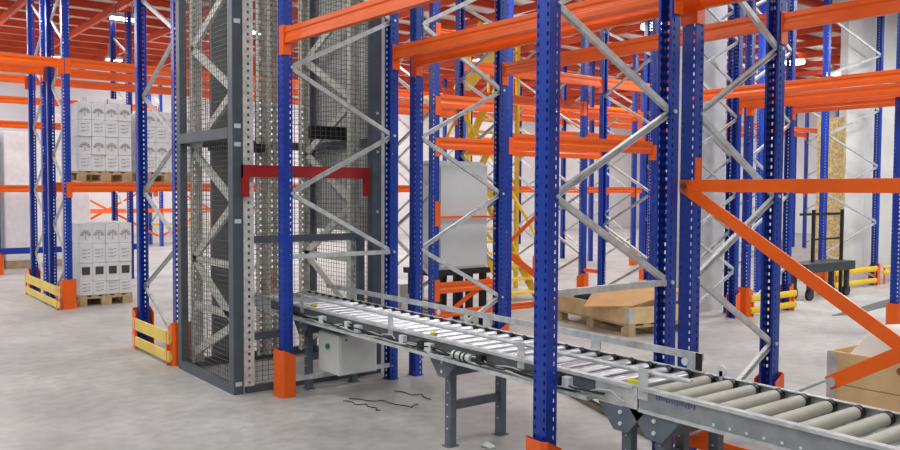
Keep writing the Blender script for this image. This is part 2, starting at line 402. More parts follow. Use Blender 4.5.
for k in range(7):
    x0, x1 = XA[k]+.05, XA[k+1]-.05
    xbeam(x0, x1, YA, 3.39, .13, 'upper front orange beam of the back row ' + bays[k])
    xbeam(x0, x1, YA+DA, 3.37, .13, 'upper middle orange beam of the back row ' + bays[k], side=1)
    if k != 2: xbeam(x0, x1, YA, 1.66, .13, 'lower front orange beam of the back row ' + bays[k].replace('above the wrapped pallets','holding up the raised wrapped pallets'))
    if k != 2: xbeam(x0, x1, YA+DA, 1.66, .13, 'lower rear orange beam of the back row ' + bays[k].replace('above the wrapped pallets','under the raised wrapped pallets'), side=1)
    xbeam(x0, x1, YA+2*DA+.3, 3.37, .13, 'upper rear orange beam of the back row ' + bays[k], side=1)
for j, (y, sd, w) in enumerate(((YA,-1,'front'),(YA+DA,1,'middle'),(YA+2*DA+.3,1,'rear'))):
    xbeam(-.2, 2.75, y, 3.38, .13, 'upper left orange beam over the open passage, %s of three' % w, side=sd)
protector(2.84, YA, PI/2, 'orange foot guard left of the floor-standing wrapped pallet', h=.42, w=.19, dpt=.15)
protector(2.84, YA+2*DA+.3, -PI/2, 'dark far orange foot guard at the end of the yellow guard')
protector(2.80, YC+1.2, -PI/2, 'orange foot guard at the far end of the near yellow guard', h=.42, w=.2)
protector(2.80, YC, PI/2, 'tall orange foot guard touching the mesh lift tower left side', h=.42, w=.2)
def end_guard(p, q, label, zs, off, horiz, m='yellowp'):
    t = thing('rack_end_guard', label, 'rack end guard', (p[0],p[1],0))
    q = Vector((q[0]-p[0],q[1]-p[1],0)); d = q.normalized()
    w = d.cross(Vector((0,0,1)))
    for z0, z1 in zs:
        MB().prof(d*-.02+Vector((0,0,z0)), q+d*.02+Vector((0,0,z0)), [(-.01,0),(.01,0),(.022,(z1-z0)*.3),(.022,(z1-z0)*.7),(.01,z1-z0),(-.01,z1-z0)]).build('rail', M[m], t, .003)
    for e in (Vector((0,0,0))+d*.04, q-d*.04):
        MB().box(e.x-.012,e.x+.012,e.y-.012,e.y+.012,0,zs[-1][1]).build('stub_post', M['orange'], t)
    return t
end_guard((2.68,YA-.06),(2.68,YA+2.14), 'yellow two-rail end guard beside the floor-standing wrapped pallet', ((.03,.13),(.2,.33)), 0, 0)
end_guard((2.68,YC),(2.68,YC+1.08), 'yellow two-rail end guard beside the mesh lift tower', ((.04,.14),(.21,.33)), 0, 0)
end_guard((10.1,6.4),(11.2,6.4), 'yellow end rails between two orange foot guards near the column', ((.04,.13),(.2,.29)), 0, 0, 'yellow')
end_guard((13.95,7.24),(15.4,7.24), 'yellow end rails right of the black trolley by the wall', ((.05,.14),(.26,.36)), 0, 0, 'yellow')
end_guard((15.7,7.24),(17.4,7.24), 'yellow rails running on to the right edge along the wall', ((.18,.26),(.3,.34)), 0, 0, 'yellow')

# one more row between the long back row and the far walls
XE = [14.9+3.0*k for k in range(5)]
nm = ['behind the yellow stairs','above the cardboard crate','behind the double near uprights','behind the pale column','behind the trolley']
for k, x in enumerate(XE):
    pallet_rack(x, 18.6, 'Y', 1.1, ZD, 'pale distant rack frame deep in the hall ' + nm[k])
for k in range(4):
    for z, zn in ((4.33,'topmost'),(3.1,'upper'),(1.66,'lower')):
        xbeam(XE[k]+.05, XE[k+1]-.05, 18.6, z, .15, '%s distant front orange beam deep in the hall %s' % (zn, nm[k]))
        xbeam(XE[k]+.05, XE[k+1]-.05, 19.7, z+.04, .15, '%s distant rear orange beam deep in the hall %s' % (zn, nm[k]), side=1)

# racks against the back of the left side
pallet_rack(4.75, 16.05, 'Y', 1.1, ZD, 'blue rack frame whose tops show above the raised wrapped pallet')
pallet_rack(2.85, 18.2, 'Y', 1.1, ZD, 'blue rack upright at the left edge with orange foot')
protector(2.85, 18.2, PI/2, 'orange foot guard at the left edge of the view', h=.42, w=.2)
for z0, lb in ((3.36,'top'),(2.88,'middle'),(1.62,'bottom')):
    xbeam(-1.2, 2.8, 18.2, z0, .14, '%s orange beam meeting the left-edge upright from outside' % lb)
    xbeam(2.9, 5.9, 18.2, z0, .14, '%s orange beam before the white panels at the left edge' % lb)
tag(MB().box(2.9,5.6,18.15,18.22,.4,.52).build('floor_rail', M['blue']), 'dark blue rail low before the white panels at left', 'rail')
for x, lb in ((5.2,'behind the wrapped pallets'),(8.17,'between the left braced frame and lift tower'),(11.2,'behind the mesh tower')):
    pallet_rack(x, 24.6, 'Y', 1.1, ZD, 'distant blue rack frame near the back wall ' + lb)
for k, (x0, x1) in enumerate(((5.25,8.12),(8.22,11.15))):
    w = ('left','right')[k]
    xbeam(x0, x1, 24.6, 1.0, .12, 'distant orange beam near the back wall, %s bay of two' % w)
    t = thing('tie_bracing', 'distant orange cross bracing near the back wall, %s bay of two' % w, 'rack bracing', (x0,24.75,0))
    MB().bar((0,0,.3),(x1-x0,0,1.9),.01,.06).build('diagonal_bar', M['orange'], t)
    MB().bar((0,.03,1.9),(x1-x0,.03,.3),.01,.06).build('diagonal_bar', M['orange'], t)
tag(MB().box(5.3,11.0,26.1,26.14,.55,.62).build('floor_rail', M['yellow']), 'distant yellow rail along the foot of the back wall', 'rail')

# ------------------------------------------------------------------ wrapped pallets
def pallet_parts(t, w, l, m, n=5):
    """w along x, l along y, origin at front-left floor corner"""
    for i in range(n):
        bw = .1
        x = i*(w-bw)/(n-1); MB().box(x,x+bw,0,l,.122,.144).build('deck_board', M[m], t)
    for y in (0, l/2-.05, l-.1): MB().box(0,w,y,y+.1,.1,.122).build('cross_board', M[m], t)
    for x in (0, w/2-.07, w-.14):
        for y in (0, l/2-.07, l-.14): MB().box(x,x+.14 if x else .1,y,y+.14,.022,.1).build('block', M[m], t)
        MB().box(x,x+.14 if x else .1,0,l,0,.022).build('runner', M[m], t)
def tree_mark(w, h, seed):
    rnd = random.Random(seed); mb = MB()
    mb.box(-.004,.004,-.004,0,0,h*.5)
    def disc(cx, cz, r):
        n = 7; mb.add([(cx+r*math.cos(2*PI*i/n),-.004,cz+r*.8*math.sin(2*PI*i/n)) for i in range(n)]+[(cx+r*math.cos(2*PI*i/n),0,cz+r*.8*math.sin(2*PI*i/n)) for i in range(n)],
                       [tuple(range(n))]+[(i,(i+1)%n,n+(i+1)%n,n+i) for i in range(n)])
    for a in range(-3,4):
        for k in (1,2):
            an = a*.42; rr = h*(.25+.19*k); disc(math.sin(an)*rr*w/h*1.15, h*.25+math.cos(an)*rr*.75, .013)
    return mb
LAYN = ['bottom','third from top','second from top','top']
def pack_mesh(w, d, h):
    mb = MB(); n = 3
    mb.box(0,w,0,d,0,h); return mb.mesh('wrapped_pack', .012)
def wrapped_pallet(x, y, z, w, l, hs, name, extra=0, rich=True, cols=4):
    t = thing('pallet', 'worn wooden pallet under the %s' % name, 'pallet', (x,y,z)); pallet_parts(t, w, l, 'woodd')
    cw = w/cols; zz = z+.146
    for r, h in enumerate(hs):
        me = pack_mesh(cw-.001, l-.06, h-.001); me.materials.append(M['pack'])
        for c in range(cols):
            o = bpy.data.objects.new('wrapped_pack', me); COL.objects.link(o); o.location = (x+c*cw+.002, y+.03+random.uniform(-.012,.012), zz+.001)
            lay = {4:['bottom','second','third','top'],3:['bottom','middle','top'],2:['bottom','top']}[len(hs)][r]
            tag(o, 'white pack %s from left, %s layer of the %s' % (ORD[c], lay, name), 'pack', 'packs on the ' + name)
            big = r in (len(hs)-1, 1) and rich
            if big and not (r == 1 and name.startswith('floor')):
                tree_mark(cw*.5, h*.62, c).build('printed_mark', M['ink'], o, loc=(cw/2,-.002,h*.2))
            elif r == 1 and rich:
                MB().box(-cw*.3,cw*.3,-.004,0,0,h*.42).build('printed_label', M['inkd'], o, loc=(cw/2,-.002,h*.38))
            else:
                mb = MB()
                for q in range(3):
                    mb.box(-cw*.3,cw*.05,-.003,0,q*.05,q*.05+.012); mb.box(cw*.12,cw*.3,-.003,0,q*.05+.01,q*.05+.02)
                mb.build('lettering', M['ink'], o, loc=(cw/2,-.002,h*.3))
        zz += h
    return zz
P1 = 'floor-standing wrapped pallet'; P2 = 'raised wrapped pallet'; P3 = 'raised pallet behind the braces'
wrapped_pallet(3.02, 12.66, .0, .74, 1.1, (.2,.27,.28,.3), P1)
zt = wrapped_pallet(3.02, 12.62, 1.80, .74, 1.1, (.24,.26,.24,.25), P2)
for k, (x0, w) in enumerate(((3.16,.27),(3.45,.24))):
    tag(MB().box(x0,x0+w,12.68,13.2,zt+.003,zt+.095-.02*k).build('wrapped_pack', M['white'], None, .012), 'loose white pack lying on top of the raised wrapped pallet, %s one' % ('left','right')[k], 'pack')
wrapped_pallet(3.95, 12.66, 1.80, .74, 1.1, (.22,.23,.23,.24), P3)
# tall white panels standing at the left edge
for k, (x0, x1) in enumerate(((3.2,3.68),(1.9,3.05),(4.2,4.9))):
    w = ('tall white wrapped stack behind the left-edge orange beams','tall white wrapped stack cut by the left edge','tall white wrapped stack behind the double blue frames')[k]
    t = thing('wrapped_stack', w, 'stack', (x0,19.5,0))
    MB().box(0,x1-x0,0,1.0,.15,2.9+.2*k).build('wrapped_load', M['white'], t, .03)
    MB().box(0,x1-x0,0,1.0,0,.149).build('pallet_base', M['woodd'], t)

# ------------------------------------------------------------------ mesh lift tower
CX0, CX1, CY0, CY1, CH = 2.72, 4.16, 6.45, 7.76, 4.6
t = thing('lift_tower', 'tall dark wire-mesh lift tower with galvanised masts at the conveyor end', 'lift tower', (0,0,0))
for (x, y, w, d) in ((CX0,CY0,.085,.1),(CX0,CY1-.09,.07,.09),(CX1-.1,CY0,.1,.09),(CX1-.08,CY1-.08,.08,.08)):
    MB().box(x,x+w,y,y+d,0,CH).build('corner_post', M['slate'], t, .006)
def mesh_panel(p, q, z0, z1, dx=.05, dz=.042, r=.0017):
    mb = MB(); p = Vector((*p,0)); q = Vector((*q,0)); L = (q-p).length; d = (q-p)/L; n = d.cross(Vector((0,0,1)))
    k = int(L/dx)
    for i in range(k+1):
        a = p+d*(L*i/k); mb.bar(a+Vector((0,0,z0)), a+Vector((0,0,z1)), 2*r, 2*r)
    k = int((z1-z0)/dz)
    for i in range(k+1):
        z = z0+(z1-z0)*i/k; mb.bar(p+n*.004+Vector((0,0,z)), q+n*.004+Vector((0,0,z)), 2*r, 2*r)
    return mb
mesh_panel((CX0+.03,CY0+.1),(CX0+.03,CY1-.09), .08, CH).build('wire_mesh', M['wire'], t)
mesh_panel((CX0+.12,CY1-.03),(CX1-.08,CY1-.03), .08, CH).build('wire_mesh', M['wire'], t)
mesh_panel((CX1-.04,CY0+.1),(CX1-.04,CY1-.09), .08, CH).build('wire_mesh', M['wire'], t)
mesh_panel((CX0+.12,CY0+.04),(CX1-.1,CY0+.04), 1.24, CH).build('wire_mesh', M['wire'], t)
mesh_panel((CX0+.12,CY0+.04),(3.2,CY0+.04), .08, 1.24).build('wire_mesh', M['wire'], t)
for z0, z1 in ((2.12,2.21),(4.5,4.6),(0,.08)): MB().box(CX0,CX0+.05,CY0+.1,CY1-.09,z0,z1).build('side_rail', M['slate'], t)
for z0, z1 in ((1.25,1.31),(4.5,4.6)): MB().box(CX0+.12,CX1-.1,CY0+.0,CY0+.05,z0,z1).build('front_rail', M['slate'], t)
MB().box(CX0+.12,3.22,CY0+.0,CY0+.05,.44,.5).build('front_rail', M['slate'], t)
MB().box(CX0+.12,CX1-.1,CY0+.0,CY0+.05,0,.06).build('front_rail', M['slate'], t)
MB().box(3.92,3.98,CY0+.0,CY0+.05,.06,1.25).build('door_post', M['slate'], t)
MB().box(3.2,3.25,CY0+.0,CY0+.05,.06,1.25).build('door_post', M['dark'], t)
for z0, z1 in ((0,.08),(2.1,2.18),(4.5,4.6)):
    MB().box(CX0+.07,CX1-.08,CY1-.06,CY1,z0,z1).build('back_rail', M['slate'], t)
    MB().box(CX1-.05,CX1,CY0+.09,CY1-.08,z0,z1).build('side_rail', M['slate'], t)
def mast_mesh(h, a=.045, b=.07):
    mb = MB(); n = int(h/.06)
    for k in range(n):
        z = k*.06
        for u0, u1, hole in ((-a,-.01,0),(-.01,.01,1),(.01,a,0)):
            for j, (za, zb) in enumerate(((z,z+.018),(z+.018,z+.042),(z+.042,z+.06))):
                if hole and j == 1: continue
                mb.add([(0,u0,za),(0,u1,za),(0,u1,zb),(0,u0,zb)], [(0,1,2,3)])
        for j, (za, zb) in enumerate(((z,z+.018),(z+.018,z+.042),(z+.042,z+.06))):
            for sy in (-a, a):
                for s0, s1, hole in ((0,.028,0),(.028,.045,1),(.045,b,0)):
                    if hole and j == 1: continue
                    mb.add([(s0,sy,za),(s1,sy,za),(s1,sy,zb),(s0,sy,zb)], [(0,1,2,3)])
    me = bpy.data.meshes.new('mast'); me.from_pydata(mb.v, [], mb.f)
    bm = bmesh.new(); bm.from_mesh(me); bmesh.ops.remove_doubles(bm, verts=bm.verts, dist=1e-4); bmesh.ops.recalc_face_normals(bm, faces=bm.faces)
    bmesh.ops.solidify(bm, geom=bm.faces[:], thickness=.003); bm.to_mesh(me); bm.free(); me.materials.append(M['galvd']); return me
MAST = mast_mesh(4.5)
for x, y, rz in ((2.855,6.444,PI/2),(2.86,7.66,-PI/2),(3.98,6.62,PI/2),(3.98,7.66,-PI/2)):
    child('mast', MAST, t, (x,y,.06), rz)
for x in (3.5,3.62): child('lift_guide', MAST, t, (x,7.62,.06), -PI/2)
for x, sd, z in ((2.83,1,.5),(4.0,1,.45)):
    k = 0; y0, y1 = 6.66, 7.62
    zz = .1
    while zz+.5 < 4.4:
        a, b = (y0, y1) if k % 2 else (y1, y0)
        zz_ = [.16,.55,1.05,1.58,2.06,2.53,3.0,3.46,3.95,4.4]
        if k+1 >= len(zz_): break
        MB().bar((x,a,zz_[k]),(x,b,zz_[k+1]),.03,.07).build('brace', M['galvd'], t)
        k += 1; zz = zz_[k]
    for z in (.62,1.05): MB().bar((x,y0,z),(x,y1,z),.03,.06).build('brace', M['galvd'], t)
MB().box(3.0,3.42,7.60,7.63,.1,4.4).build('back_sheet', M['sheet'], t)
MB().box(CX1-.012,CX1-.004,CY0+.1,CY1-.1,1.3,4.4).build('side_sheet', M['sheetl'], t)
MB().box(2.95,3.5,7.5,7.58,2.06,2.14).build('carriage_beam', M['dark'], t)
MB().box(3.72,4.12,6.98,7.04,2.18,2.3).build('carriage_beam', M['black'], t)
mb = MB(); mb.box(2.79,4.0,6.40,6.44,1.80,1.90); mb.box(2.79,2.84,6.395,6.44,1.64,1.9); mb.box(3.95,4.0,6.395,6.44,1.64,1.9)
mb.build('red_cross_beam', M['redbeam'], t)
for z in (.07,1.42,2.05,2.2,3.05,4.0): MB().box(CX0+.015,CX0+.07,CY0-.004,CY0,z,z+.035).build('pale_tag', M['tag'], t)
for z in (1.5,2.05,2.4): MB().cyl((CX1-.05,CY0-.014,z),(CX1-.05,CY0,z),.014,8).build('bolt', M['galv'], t)
# smooth galvanised column right of the tower
t = thing('cable_column', 'smooth pale grey sheet column between lift tower and blue upright', 'column', (4.2,6.62,0))
MB().box(.02,.17,0,.12,0,4.5).build('sheet_shell', M['conc'], t, .008)

# ------------------------------------------------------------------ roller conveyors
NR, FR = 3.285, 3.815
ROLL = {}
def roller_meshes(m):
    if m not in ROLL:
        a = MB().cyl((NR+.02,0,0),(FR-.03,0,0),.03,16).mesh('roller'); a.materials.append(M[m])
        b = MB().cyl((FR-.05,0,0),(FR-.012,0,0),.034,14).mesh('end_cap'); b.materials.append(M['black'])
        ROLL[m] = (a, b)
    return ROLL[m]
CHN = [(-.016,0),(.016,0),(.016,.004),(-.011,.004),(-.011,.116),(.016,.116),(.016,.12),(-.016,.12)]
CHNM = [(-x,y) for x, y in CHN][::-1]
def legs(t, y, upper=True, zc=(.5,.27), gus=True):
    for x, nm in ((3.335,0),(3.775,1)):
        mb = MB(); mb.prof((x,y,.006),(x,y,.6), [(-.03,-.025),(.03,-.025),(.03,-.019),(-.024,-.019),(-.024,.019),(.03,.019),(.03,.025),(-.03,.025)], up=(1,0,0))
        l = mb.build('leg', M['legg'], t)
        MB().box(x-.045,x+.045,y-.04,y+.04,0,.006).build('foot_plate', M['legg'], l)
        for z in (.12,.2,.28,.36,.44): MB().cyl((x-.031,y,z),(x-.02,y,z),.006,6).build('bolt', M['tag'], l)
    for z in zc: MB().bar((3.35,y,z),(3.77,y,z),.035,.055).build('cross_bar', M['legg'], t)
    if gus:
        for x in (3.262, 3.832):
            g = MB().poly([(x,y-.155,.598),(x,y+.155,.598),(x,y+.045,.47),(x,y-.045,.47)], (.006,0,0)).build('gusset_plate', M['legg'], t)
            for dz in (.57,.51): MB().cyl((x-.008,y,dz),(x+.006,y,dz),.011,8).build('bolt', M['tag'], g)
def conveyor(y0, y1, label, m, ph):
    t = thing('roller_conveyor', label, 'conveyor', (0,0,0))
    MB().prof((NR,y0,.6),(NR,y1,.6), CHN).build('side_rail', M['galv'], t)
    MB().prof((FR,y0,.6),(FR,y1,.6), CHNM).build('side_rail', M['galv'], t)
    a, b = roller_meshes(m); y = ph
    while y < y1-.03:
        if y > y0+.02:
            r = child('roller', a, t, (0,y,.69)); child('end_cap', b, r)
        y += .1325
    return t
c1 = conveyor(2.70, 7.3, 'long zinc roller conveyor with guide rails running out of the lift tower', 'steel', 2.785)
c2 = conveyor(.35, 2.685, 'near grey-roller conveyor section without guide rails at the lower right', 'sleeve', .39)
legs(c1, 4.32); legs(c1, 2.80); legs(c1, 6.31)
legs(c2, 2.585); legs(c2, .7)
MB().box(3.2545,3.2685,2.72,6.9,.702,.722).build('top_lip', M['galv'], c1, .002)
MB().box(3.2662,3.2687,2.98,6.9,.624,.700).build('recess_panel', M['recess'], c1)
MB().box(3.2545,3.2685,.36,2.68,.704,.722).build('top_lip', M['galv'], c2, .002)
MB().box(3.2665,3.2687,.36,2.68,.612,.702).build('rail_web', M['web'], c2)
MB().box(3.252,3.2685,.36,2.68,.597,.611).build('bottom_lip', M['galv'], c2)
for k, y in enumerate((3.16,3.22,3.30,3.9,4.75,5.5)):
    MB().box(3.222,3.264,y-.025,y+.025,.627,.69).build('drive_box', M['black' if k in (1,3) else 'tag'], c1, .005)
# cross members under the bed
for y in (3.5,4.9,5.6): MB().box(NR+.016,FR-.016,y,y+.05,.605,.635).build('cross_member', M['galv'], c1)
for y in (1.2,2.0): MB().box(NR+.016,FR-.016,y,y+.05,.605,.635).build('cross_member', M['galv'], c2)
MB().box(NR+.016,FR-.016,.36,2.68,.602,.606).build('drip_tray', M['galv'], c2)
MB().box(NR+.016,FR-.016,2.71,7.29,.602,.606).build('drip_tray', M['slate'], c1)
# guide rails
MB().cyl((3.30,2.40,.795),(3.30,6.9,.795),.0125,10).build('guide_rail', M['galv'], c1)
for y in (2.66,3.56,4.94,6.3):
    MB().box(3.264,3.269,y-.03,y+.03,.66,.815).build('guide_bracket', M['galv'], c1)
    MB().cyl((3.266,y,.795),(3.30,y,.795),.006,6).build('bracket_pin', M['galv'], c1)
MB().box(3.832,3.846,2.72,6.9,.775,.815).build('guide_rail', M['galv'], c1)
for y in (2.78,3.5,4.55,5.6,6.4):
    MB().box(3.834,3.842,y-.04,y+.04,.63,.775).build('guide_bracket', M['galv'], c1)
MB().box(3.828,3.834,2.72,2.76,.66,.815).build('end_stop', M['black'], c1)
for y in (4.78,5.12,2.83): MB().cyl((3.826,y,.755),(3.834,y,.755),.022,12).build('reflector', M['tag'], c1)
MB().cyl((3.80,2.58,.75),(3.812,2.58,.75),.03,14).build('reflector', M['tag'], c2)
MB().box(3.80,3.81,2.57,2.59,.70,.75).build('reflector_stem', M['galv'], c2)
# cable tray, cables, drives and sensors on the near side
MB().prof((3.235,2.98,.6),(3.235,6.9,.6), [(-.034,0),(.034,0),(.034,.004),(-.03,.004),(-.03,.022),(-.034,.022)]).build('cable_tray', M['galv'], c1)
for k, (m, r, off) in enumerate((('cableg',.007,.0),('cable',.006,.012),('cableg',.005,.024),('cable',.005,-.01))):
    pts = []; n = 70
    for i in range(n+1):
        y = 2.9+3.9*i/n
        pts.append((3.232+off*.8+.008*math.sin(i*.9+k), y, .618+.012*k*.6+.014*math.sin(i*.55+k*2)*math.sin(i*.17+k)+.01))
    MB().tube(pts, r).build('cable', M[m], c1)
for k, y in enumerate((3.05,3.62,4.1,4.62,5.1,5.65,6.1)):
    pts = [(3.235,y,.625),(3.225,y-.05,.64),(3.232,y-.12,.665),(3.25,y-.2,.67),(3.255,y-.24,.64),(3.245,y-.3,.625)]
    P = []
    for i in range(len(pts)-1):
        for s in range(4): P.append(tuple(Vector(pts[i]).lerp(Vector(pts[i+1]), s/4)))
    MB().tube(P, .005).build('cable', M['cable' if k % 2 else 'cableg'], c1)
for k, y in enumerate((3.28,3.36,4.44,4.52,5.35,5.9)):
    MB().box(3.225,3.265,y-.035,y+.035,.625,.68).build('drive_card', M['tag' if k % 3 else 'black'], c1, .004)
d = MB().cyl((3.235,3.98,.652),(3.235,4.16,.652),.028,14).build('drive_motor', M['galv'], c1)
for y in (4.02,4.06,4.12): MB().cyl((3.235,y,.652),(3.235,y+.014,.652),.031,14).build('motor_band', M['black'], d)
for y in (6.2,4.5,3.62,2.78,2.74): MB().box(3.305,3.345,y-.02,y+.02,.715,.735).build('sensor', M['sens'], c1, .003)
# stencil on the near rail
mb = MB(); rnd = random.Random(3); y = 2.58
while y > 2.36:
    w = rnd.uniform(.008,.014)
    mb.box(NR-.0198,NR-.0186,y-w,y,.67+rnd.uniform(0,.01),.70-rnd.uniform(0,.008)); y -= w+.005
mb.build('stencil', M['purple'], c2)
for k in range(22):
    y = 2.25-k*.085
    MB().cyl((NR-.021,y,.628),(NR-.018,y,.628),.007,8).build('bolt', M['tag'], c2)

# ------------------------------------------------------------------ control box under the conveyor
t = thing('control_box', 'white electrical box with a green knob under the conveyor by the tower', 'control box', (3.325,5.78,.2))
MB().box(0,.36,0,.34,0,.33).build('housing', M['boxw'], t, .008)
MB().box(.012,.348,-.012,-.001,.012,.318).build('door', M['boxw'], t, .004)
k = MB().cyl((-.02,.17,.22),(0,.17,.22),.022,12).build('knob', M['green'], t)
for x in (.06,.3): MB().cyl((x,-.018,.29),(x,-.012,.29),.008,8).build('lock', M['dark'], t)
for x in (.05,.29): MB().box(x,x+.03,.12,.16,.33,.398).build('hanger', M['dark'], t)

# ------------------------------------------------------------------ tall cabinet on its stand
t = thing('tall_cabinet', 'tall pale grey cabinet standing on a black steel stand', 'cabinet', (5.98,8.02,.73))
MB().box(0,.78,0,.6,0,1.29).build('housing', M['cab'], t, .01)
MB().box(.03,.75,-.014,-.001,.03,1.26).build('door', M['cab'], t, .004)
MB().box(-.03,.76,.05,.5,1.291,1.33).build('top_rail', M['galv'], t)
t = thing('cabinet_stand', 'black steel stand carrying the tall pale grey cabinet', 'stand', (5.98,8.02,0))
MB().box(-.08,.82,-.02,.62,.66,.728).build('top_frame', M['black'], t)
for x in (.02,.52,.74):
    for y in (0,.54): MB().box(x-.035,x+.035,y,y+.07,0,.66).build('leg', M['black'], t)
t = thing('pallet', 'wooden pallet with a board lying beyond the cabinet stand', 'pallet', (6.1,9.2,0)); pallet_parts(t, .9, 1.1, 'woodd')
tag(MB().box(6.3,6.7,9.3,9.9,.15,.42).build('carton', M['boxw'], None, .01), 'small white carton on the pallet beyond the cabinet stand', 'carton')

# ------------------------------------------------------------------ yellow stair tower
t = thing('stair_tower', 'yellow steel stair tower with flights behind the near racks', 'stair tower', (8.4,9.45,0))
TX, TY = 1.5, 2.3
for x, y in ((.1,1.35),(.1,2.7),(1.37,1.35),(1.37,2.7)):
    MB().box(x-.03,x+.03,y-.03,y+.03,0,4.7).build('tower_post', M['yellow'], t)
for z in (1.62,3.25):
    for a, b in (((.1,1.35),(1.37,1.35)),((.1,2.7),(1.37,2.7)),((.1,1.35),(.1,2.7)),((1.37,1.35),(1.37,2.7))):
        MB().bar((*a,z),(*b,z),.05,.14).build('platform_beam', M['yellow'], t)
    MB().box(.13,1.34,1.38,2.67,z+.071,z+.1).build('platform_deck', M['galv'], t)
def flight(x0, x1, yb, zb, yt, zt, n):
    for x in (x0, x1):
        MB().bar((x,yb,zb),(x,yt,zt),.02,.16).build('stringer', M['yellow'], t)
        MB().bar((x,yb,zb+.9),(x,yt,zt+.9),.035,.035).build('handrail', M['yellow'], t)
        MB().bar((x,yb,zb),(x,yb,zb+.9),.03,.03,up=(1,0,0)).build('rail_post', M['yellow'], t)
    for i in range(n):
        f = (i+.5)/n; y = yb+(yt-yb)*f; z = zb+(zt-zb)*f
        MB().box(x0+.012,x1-.012,y-.12,y+.12,z-.015,z+.02).build('step', M['yellowp'], t)
flight(.03, .62, .0, .02, 1.3, 1.55, 8)
flight(.75, 1.3, 1.4, 3.2, 2.62, 1.68, 8)
MB().bar((.1,1.3,3.3),(1.3,1.3,4.6),.02,.2).build('stringer', M['yellow'], t)
MB().bar((-.05,1.3,3.3),(.5,1.3,4.5),.03,.08).build('stringer', M['yellow'], t)
for z in (3.7,4.1): MB().bar((.1,1.35,z),(1.37,1.35,z),.03,.05).build('handrail', M['yellow'], t)
MB().bar((.1,1.31,2.95),(1.37,1.31,1.75),.03,.05).build('tower_brace', M['yellow'], t)
MB().bar((.1,1.31,1.55),(1.37,1.31,.25),.03,.05).build('tower_brace', M['yellow'], t)

# ------------------------------------------------------------------ pallet crates
def crate(t, w, l, n, m):
    """n pallet collars on a pallet; origin at a floor corner, x: w, y: l"""
    pallet_parts(t, w, l, 'woodd')
    for k in range(n):
        z0 = .146+k*.198; z1 = z0+.194
        for (a, b, c, d) in ((0,.022,0,l),(w-.022,w,0,l),(.022,w-.022,0,.022),(.022,w-.022,l-.022,l)):
            o = MB().box(a,b,c,d,z0,z1).build('collar_board', M[m], t, .002)
        for x, y in ((0,0),(w,0),(0,l),(w,l)):
            sx = -1 if x == 0 else 1; sy = -1 if y == 0 else 1
            mb = MB(); mb.box(x+sx*.003,x,y,y-sy*.06,z0+.01,z1-.01); mb.box(x,x-sx*.06,y+sy*.003,y,z0+.01,z1-.01)
            mb.build('corner_hinge', M['galv'], t)
t = thing('pallet_crate', 'pine crate of stacked pallet collars at the lower right', 'crate', (4.9,1.4,0)); crate(t, .8, 1.18, 3, 'wood')
for y, z, r in ((.75,.68,.022),(.72,.5,.026),(.95,.3,.02),(.4,.46,.018),(.55,.66,.014)):
    MB().cyl((-.004,y,z),(-.0005,y,z),r,10).build('wood_knot', M['knot'], t)
# crumpled white sheet heaped in it
def heap(name, x0, x1, y0, y1, zb, zt, m, seed, n=18, edge=.02):
    rnd = random.Random(seed); bmv = []; fs = []
    ph = [(rnd.uniform(2,9), rnd.uniform(2,9), rnd.uniform(0,6)) for _ in range(5)]
    for i in range(n+1):
        for j in range(n+1):
            u, v = i/n, j/n; e = min(1, 5*min(u,1-u)) * min(1, 5*min(v,1-v))
            z = zb+(zt-zb)*math.sin(e*PI/2)*(.85+.05*sum(math.sin(a*u+b*v+c) for a, b, c in ph))
            bmv.append((x0+(x1-x0)*u, y0+(y1-y0)*v, z))
    for i in range(n):
        for j in range(n): fs.append((i*(n+1)+j,(i+1)*(n+1)+j,(i+1)*(n+1)+j+1,i*(n+1)+j+1))
    k = len(bmv); bmv += [(a,b,c-.012) for a,b,c in bmv]; fs += [tuple(q+k for q in f[::-1]) for f in fs]
    rim = [j for j in range(n+1)]+[i*(n+1)+n for i in range(1,n+1)]+[n*(n+1)+j for j in range(n-1,-1,-1)]+[i*(n+1) for i in range(n-1,0,-1)]
    fs += [(rim[i],rim[(i+1)%len(rim)],rim[(i+1)%len(rim)]+k,rim[i]+k) for i in range(len(rim))]
    mb = MB(); mb.add(bmv, fs, True); return mb.build(name, M[m])
tag(heap('white_sheet', 4.93, 5.67, 1.44, 2.54, .68, .93, 'paper', 5), 'crumpled white sheet heaped in the pine crate at lower right', 'sheet')
t = thing('pallet_crate', 'low pine crate on a pallet behind the near upright, cardboard sticking out', 'crate', (7.5,6.33,0), math.radians(-9)); crate(t, 1.0, 1.45, 1, 'wood')
def flap(name, pts, ext, m, label, cat):
    return tag(MB().poly(pts, ext).build(name, M[m]), label, cat)
tag(MB().add([(7.55,6.35,.36),(8.45,6.25,.5),(8.5,7.0,.55),(7.75,7.15,.41),(7.4,6.95,.30),(7.55,6.35,.352),(8.45,6.25,.492),(8.5,7.0,.542),(7.75,7.15,.402),(7.4,6.95,.292)],
    [(0,1,2,3),(0,3,4),(8,7,6,5),(9,8,5),(0,5,6,1),(1,6,7,2),(2,7,8,3),(3,8,9,4),(4,9,5,0)]).build('cardboard_flap', M['card']), 'bent brown cardboard sheet lying on the low pine crate', 'cardboard')
o = heap('black_film', 7.72, 8.12, 7.12, 7.5, .3, .46, 'black', 9, 10); tag(o, 'black crumpled film in the low pine crate behind the cardboard', 'film')

